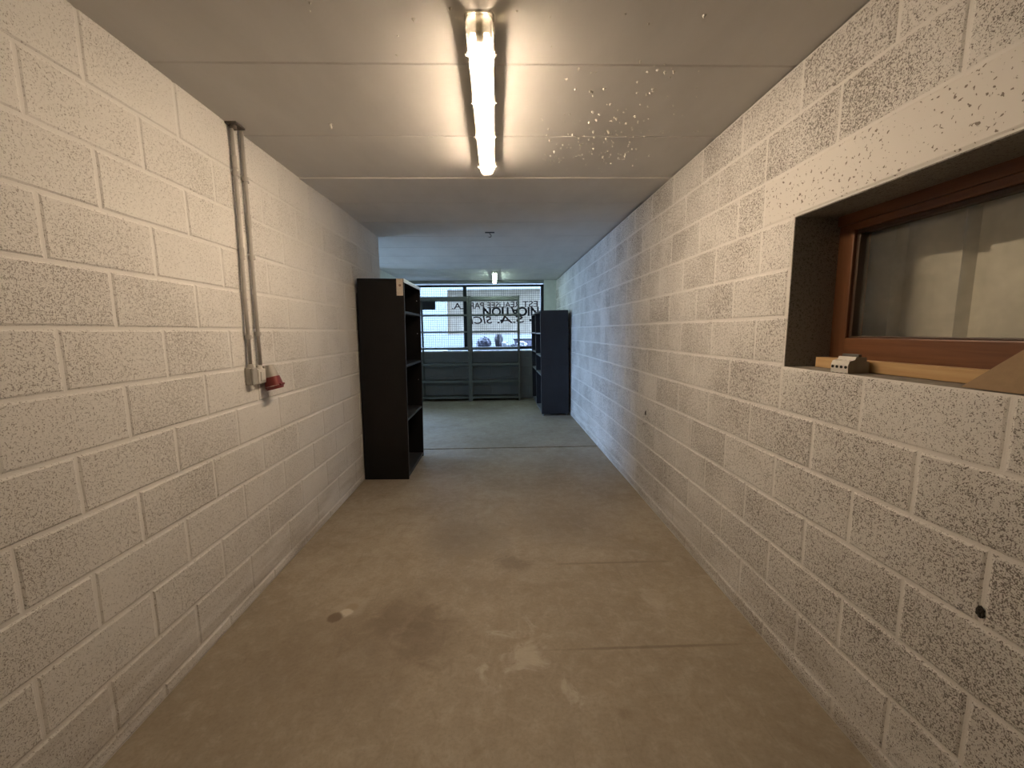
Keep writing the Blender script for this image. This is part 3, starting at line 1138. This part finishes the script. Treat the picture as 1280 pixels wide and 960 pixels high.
# ------------------------------------------------------------------ back window: black frame with welded wire mesh
w2 = bpy.data.objects.new('window_2', None)
C.objects.link(w2)
w2.location = ((BX0 + BX1) / 2, YB + 0.02, BZ0)
struct(w2)
bm = bmesh.new()
FZb, FZt = 1.060, 2.405
fy0, fy1 = YB + 0.015, YB + 0.055
box(bm, BX0 + 0.002, BX1 - 0.002, fy0, fy1, FZt - 0.045, FZt, 0.003)
box(bm, BX0 + 0.002, BX1 - 0.002, fy0, fy1, FZb, FZb + 0.055, 0.003)
box(bm, BX0 + 0.002, BX0 + 0.062, fy0, fy1, FZb, FZt, 0.003)
box(bm, BX1 - 0.064, BX1 - 0.004, fy0, fy1, FZb, FZt, 0.003)
child('frame', bm, M_GRILLE, w2)
bm = bmesh.new()
box(bm, -0.765, -0.692, fy0 + 0.003, fy1 - 0.003, FZb + 0.05, FZt - 0.04, 0.003)
child('mullion', bm, M_GRILLE, w2)
bm = bmesh.new()
pitch = 0.0455
x = BX0 + 0.08
my = YB + 0.062
while x < BX1 - 0.06:
    tube(bm, [(x, my, FZb + 0.01), (x, my, FZt - 0.01)], 0.0028, 5, False)
    x += pitch
z = FZb + 0.075
while z < FZt - 0.04:
    tube(bm, [(BX0 + 0.02, my + 0.005, z), (BX1 - 0.02, my + 0.005, z)], 0.0028, 5, False)
    z += pitch
child('wire_mesh', bm, M_WIRE, w2)
bm = bmesh.new()
box(bm, BX0 - 0.02, BX1 + 0.02, YB - 0.025, YB + 0.19, BZ0 - 0.032, BZ0, 0.004)
child('sill', bm, simple('pale_cement_sill', (0.50, 0.50, 0.48), 0.8), w2)

# plate fixed behind the mesh at the left
bm = bmesh.new()
box(bm, -0.17, 0.17, -0.006, 0.006, -0.135, 0.135, 0.003)
for sx in (-0.14, 0.14):
    box(bm, sx - 0.012, sx + 0.012, -0.016, -0.005, 0.10, 0.125, 0.002)
o = link('metal_plate', bm, M_PLATE)
o.location = (-1.525, YB + 0.088, 2.035)
tag(o, 'dark grey rectangular plate on the mesh window beside the black bookcase', 'plate')

# signboard outside, seen from its back
sg = thing('signboard', 'weathered tan signboard with reversed lettering hung outside the mesh window', 'sign', (-0.12, 9.02, 1.37))
SY = 9.02
bm = bmesh.new()
n = 24
grid = {}
for i in range(n + 1):
    u = i / n
    for j in range(9):
        v = j / 8
        xx = -1.125 + 2.005 * u + 0.02 * (v - 0.5) * (1 - u)
        zz = 1.372 + 0.952 * v + 0.010 * u * v
        yy = 0.006 * math.sin(7 * u + 2 * v) + (0.004 if abs(u - 0.50) < 0.03 else 0)
        for s in (0, 1):
            grid[i, j, s] = bm.verts.new((xx, SY + yy + 0.006 * s, zz))
for i in range(n):
    for j in range(8):
        for s in (0, 1):
            bm.faces.new((grid[i, j, s], grid[i + 1, j, s], grid[i + 1, j + 1, s], grid[i, j + 1, s]))
for i in range(n):
    for j in (0, 8):
        bm.faces.new((grid[i, j, 0], grid[i + 1, j, 0], grid[i + 1, j, 1], grid[i, j, 1]))
for j in range(8):
    for i in (0, n):
        bm.faces.new((grid[i, j, 0], grid[i, j + 1, 0], grid[i, j + 1, 1], grid[i, j, 1]))
bmesh.ops.transform(bm, matrix=Matrix.Translation(-sg.location), verts=bm.verts)
link('board', bm, M_BOARD, sg)


for xx in (-1.05, 0.80):        # wires that hang the board from the lintel outside
    bm = bmesh.new()
    tube(bm, [(xx, SY + 0.003, 2.30), (xx, SY - 0.01, 2.40), (xx, YB + 0.19, 2.46)], 0.003, 6)
    bmesh.ops.transform(bm, matrix=Matrix.Translation(-sg.location), verts=bm.verts)
    link('hanging_wire', bm, M_WIRE, sg)


def lettering(name, text, mat, x_left, x_right, z_low, z_high, mode, bold=0.0, tilt=0.0, shear=0.0, extra=None):
    cu = bpy.data.curves.new('lettering', 'FONT')
    cu.body = text
    cu.size = 1.0
    cu.offset = bold
    cu.shear = shear
    cu.extrude = 0.004
    ob = bpy.data.objects.new('lettering', cu)
    C.objects.link(ob)
    dg = bpy.context.evaluated_depsgraph_get()
    dg.update()
    me = bpy.data.meshes.new_from_object(ob.evaluated_get(dg))
    bpy.data.objects.remove(ob)
    bm = bmesh.new()
    bm.from_mesh(me)
    bpy.data.meshes.remove(me)
    xs = [v.co.x for v in bm.verts]
    ys = [v.co.y for v in bm.verts]
    ax, bx, ay, by = min(xs), max(xs), min(ys), max(ys)
    for v in bm.verts:
        u = (v.co.x - ax) / (bx - ax)
        w_ = (v.co.y - ay) / (by - ay)
        if mode == 'mirror':
            u = 1 - u
        elif mode == 'turned':
            u, w_ = 1 - u, 1 - w_
        xx = x_left + (x_right - x_left) * u
        v.co = (xx, SY - 0.0105 + v.co.z, z_low + (z_high - z_low) * w_ + tilt * (xx - x_left))
    if extra:
        for (xx, zz, rr) in extra:
            tube(bm, [(xx, SY - 0.0145, zz), (xx, SY - 0.0065, zz)], rr, 14)
    bmesh.ops.transform(bm, matrix=Matrix.Translation(-sg.location), verts=bm.verts)
    return link(name, bm, mat, sg)


for word, xa, xb in (('EST', 0.49, 0.82), ('REALiSEE', -0.27, 0.42), ('PAR', -0.66, -0.34), ('LA.', -1.03, -0.73)):
    lettering('reversed_word', word, M_INK_RD, xa, xb, 1.915 + 0.02 * (xa + 1.03), 2.045 + 0.02 * (xa + 1.03), 'mirror', 0.012, 0.02)
lettering('turned_lettering', 'NICATION', M_INK_BK, -0.365, 0.845, 1.757, 1.955, 'turned', 0.035, 0.0,
          extra=((-0.42, 1.775, 0.02), (0.03, 1.665, 0.026), (0.66, 1.672, 0.026)))
lettering('reversed_word', 'S.A.', M_INK_RD, -0.06, 0.52, 1.605, 1.765, 'mirror', 0.012, 0.015, 0.15)
lettering('reversed_word', 'SICLI', M_INK_RD, -0.78, -0.17, 1.595, 1.755, 'mirror', 0.012, 0.015, 0.15)

# ------------------------------------------------------------------ yard outside
bm = bmesh.new()
box(bm, -9, 9, 15.0, 15.3, -0.3, 4.2)
struct(link('wall_yard', bm, M_OUTWALL))
bm = bmesh.new()
box(bm, -14, 9, YB + 0.2, 15.3, -0.3, -0.15)
box(bm, -14, XFAR - 0.2, -3, YB + 0.2, -0.3, -0.15)
struct(link('floor_yard', bm, M_OUTGROUND))
bm = bmesh.new()
box(bm, -1.2, 2.6, 9.45, 10.1, -0.16, 1.065, 0.01)
struct(link('trim_yard_ledge', bm, simple('pale_ledge', (0.30, 0.31, 0.32), 0.8)))


def lump(name, label, cat, mat, loc, size, seed, amp=0.22, fold=6, ties=None, tie_mat=None):
    rnd = random.Random(seed)
    t = thing(name, label, cat, loc)
    bm = bmesh.new()
    bmesh.ops.create_icosphere(bm, subdivisions=4, radius=1.0)
    ph = [rnd.uniform(0, 6.28) for _ in range(8)]
    for v in bm.verts:
        a = math.atan2(v.co.y, v.co.x)
        k = 1 + amp * 0.4 * math.sin(fold * a + ph[0] + 2 * v.co.z) + amp * 0.35 * math.sin(3 * v.co.z * 2 + ph[1] + 2 * a) \
            + amp * 0.25 * math.sin(9 * v.co.x + ph[2]) * math.sin(8 * v.co.y + 7 * v.co.z + ph[3])
        v.co *= k
        if v.co.z < -0.82:
            v.co.z = -0.82
        v.co = Vector((v.co.x * size[0], v.co.y * size[1], (v.co.z + 0.82) * size[2]))
    link('body', bm, mat, t, smooth=True)
    if ties:
        bm = bmesh.new()
        top = size[2] * 1.75
        tube(bm, [(0, 0, top - size[2] * 0.25), (0.0, 0, top), (0.01, 0, top + size[2] * 0.18), (0.02, 0, top + size[2] * 0.4)],
             [size[0] * 0.3, size[0] * 0.12, size[0] * 0.14, size[0] * 0.32], 12)
        link('tied_neck', bm, tie_mat or mat, t, smooth=True)
    return t


lump('plastic_bundle', 'round dark bundle on the white ledge outside, left of the upright dark sack', 'bundle', M_SACKD, (-0.385, 9.72, 1.066), (0.165, 0.15, 0.125), 3, 0.2, 7, True, M_SACKW)
lump('dark_sack', 'upright dark brown sack on the white ledge outside below the sign middle', 'sack', simple('brown_black_sack', (0.030, 0.022, 0.024), 0.6), (-0.035, 9.80, 1.066), (0.095, 0.11, 0.19), 8, 0.16, 4)
lump('white_sack', 'crumpled white sack on the ledge outside, just right of the dark sack', 'sack', M_SACKW, (0.125, 9.60, 1.066), (0.085, 0.085, 0.075), 11, 0.3, 5)
lump('white_sack', 'crumpled white sack slumped before the grey crate outside', 'sack', M_SACKW, (0.50, 9.57, 1.066), (0.11, 0.085, 0.07), 15, 0.35, 5)
lump('black_bag', 'small black bag between the white sacks on the ledge outside', 'bag', M_LID, (0.295, 9.57, 1.066), (0.05, 0.06, 0.045), 19, 0.2, 5)
cr_ = thing('crate', 'grey crate with a dark lid on the white ledge outside', 'crate', (0.60, 9.90, 1.066))
bm = bmesh.new()
prism(bm, [(-0.24, 0.0), (0.24, 0.0), (0.265, 0.155), (-0.265, 0.155)], 'y', -0.14, 0.14)
for k in range(-3, 4):
    box(bm, k * 0.07 - 0.006, k * 0.07 + 0.006, -0.148, -0.13, 0.01, 0.15)
link('tub', bm, M_CRATE, cr_)
bm = bmesh.new()
box(bm, -0.285, 0.285, -0.16, 0.16, 0.155, 0.195, 0.008)
link('lid', bm, M_LID, cr_)

# ------------------------------------------------------------------ small things on ceiling and walls
rnd = random.Random(21)
bm = bmesh.new()
def flake(x, y, s):
    k = rnd.randint(5, 7)
    top = [bm.verts.new((x + s * rnd.uniform(0.7, 1.2) * math.cos(2 * PI * i / k), y + s * rnd.uniform(0.6, 1.2) * math.sin(2 * PI * i / k), HC - 0.0003)) for i in range(k)]
    tip = bm.verts.new((x + rnd.uniform(-s, s) * 0.6, y + rnd.uniform(-s, s) * 0.6, HC - s * rnd.uniform(0.9, 1.8)))
    for i in range(k):
        bm.faces.new((top[i], top[(i + 1) % k], tip))
for i in range(190):
    x = rnd.gauss(0.56, 0.20)
    y = rnd.choice((rnd.gauss(2.62, 0.13), rnd.gauss(2.38, 0.2), rnd.uniform(1.8, 2.75)))
    if 0.2 < x < 1.1 and 1.6 < y < 2.95:
        flake(x, y, rnd.choice((0.003, 0.004, 0.005, 0.0075)))
for i in range(26):
    flake(rnd.uniform(-0.7, 1.0), rnd.uniform(1.3, 1.8), rnd.choice((0.004, 0.005, 0.007)))
tag(link('paint_flakes', bm, M_FLAKE), 'loose white paint flakes hanging from the ceiling right of the warm lamp', 'paint flakes', kind='stuff')

t = thing('ceiling_plug', 'small white plug sticking out of the ceiling left of the warm lamp', 'plug', (-0.842, 2.253, HC))
bm = bmesh.new()
tube(bm, [(0, 0, 0), (0, 0, -0.003)], 0.010, 12)
link('base', bm, M_HOUSING, t)
bm = bmesh.new()
tube(bm, [(0, 0, -0.003), (0.002, 0.0, -0.014), (0.005, -0.002, -0.024)], [0.005, 0.006, 0.004], 10)
link('tip', bm, M_CLIP, t, smooth=True)

t = thing('ceiling_hook', 'small dark metal hook on the ceiling between the two lamps', 'hook', (-0.095, 4.55, HC - 0.002))
bm = bmesh.new()
box(bm, -0.05, 0.05, -0.018, 0.018, -0.006, 0.0, 0.002)
link('base_plate', bm, M_GRILLE, t)
bm = bmesh.new()
pts = [(0, 0, -0.004), (0, 0, -0.02)] + [(0.016 * math.sin(a), 0, -0.036 + 0.016 * math.cos(a)) for a in [k * 0.5 for k in range(1, 9)]]
tube(bm, pts, 0.0035, 8)
link('hook_wire', bm, M_GRILLE, t, smooth=True)

def wall_pit(y, z, s, label):
    bm = bmesh.new()
    bmesh.ops.create_icosphere(bm, subdivisions=3, radius=s)
    r2 = random.Random(int(y * 100))
    for v in bm.verts:
        v.co *= 1 + r2.uniform(-0.25, 0.25)
        v.co.x *= 0.35
        v.co.z *= 1.5
    o = link('broken_plug', bm, M_DARK)
    o.location = (XR(y), y, z)
    tag(o, label, 'plug')
wall_pit(0.924, 0.719, 0.010, 'dark broken plug in a mortar joint low on the right wall under the window')
wall_pit(3.322, 0.752, 0.012, 'small dark plug low on the bluish far stretch of the right wall')
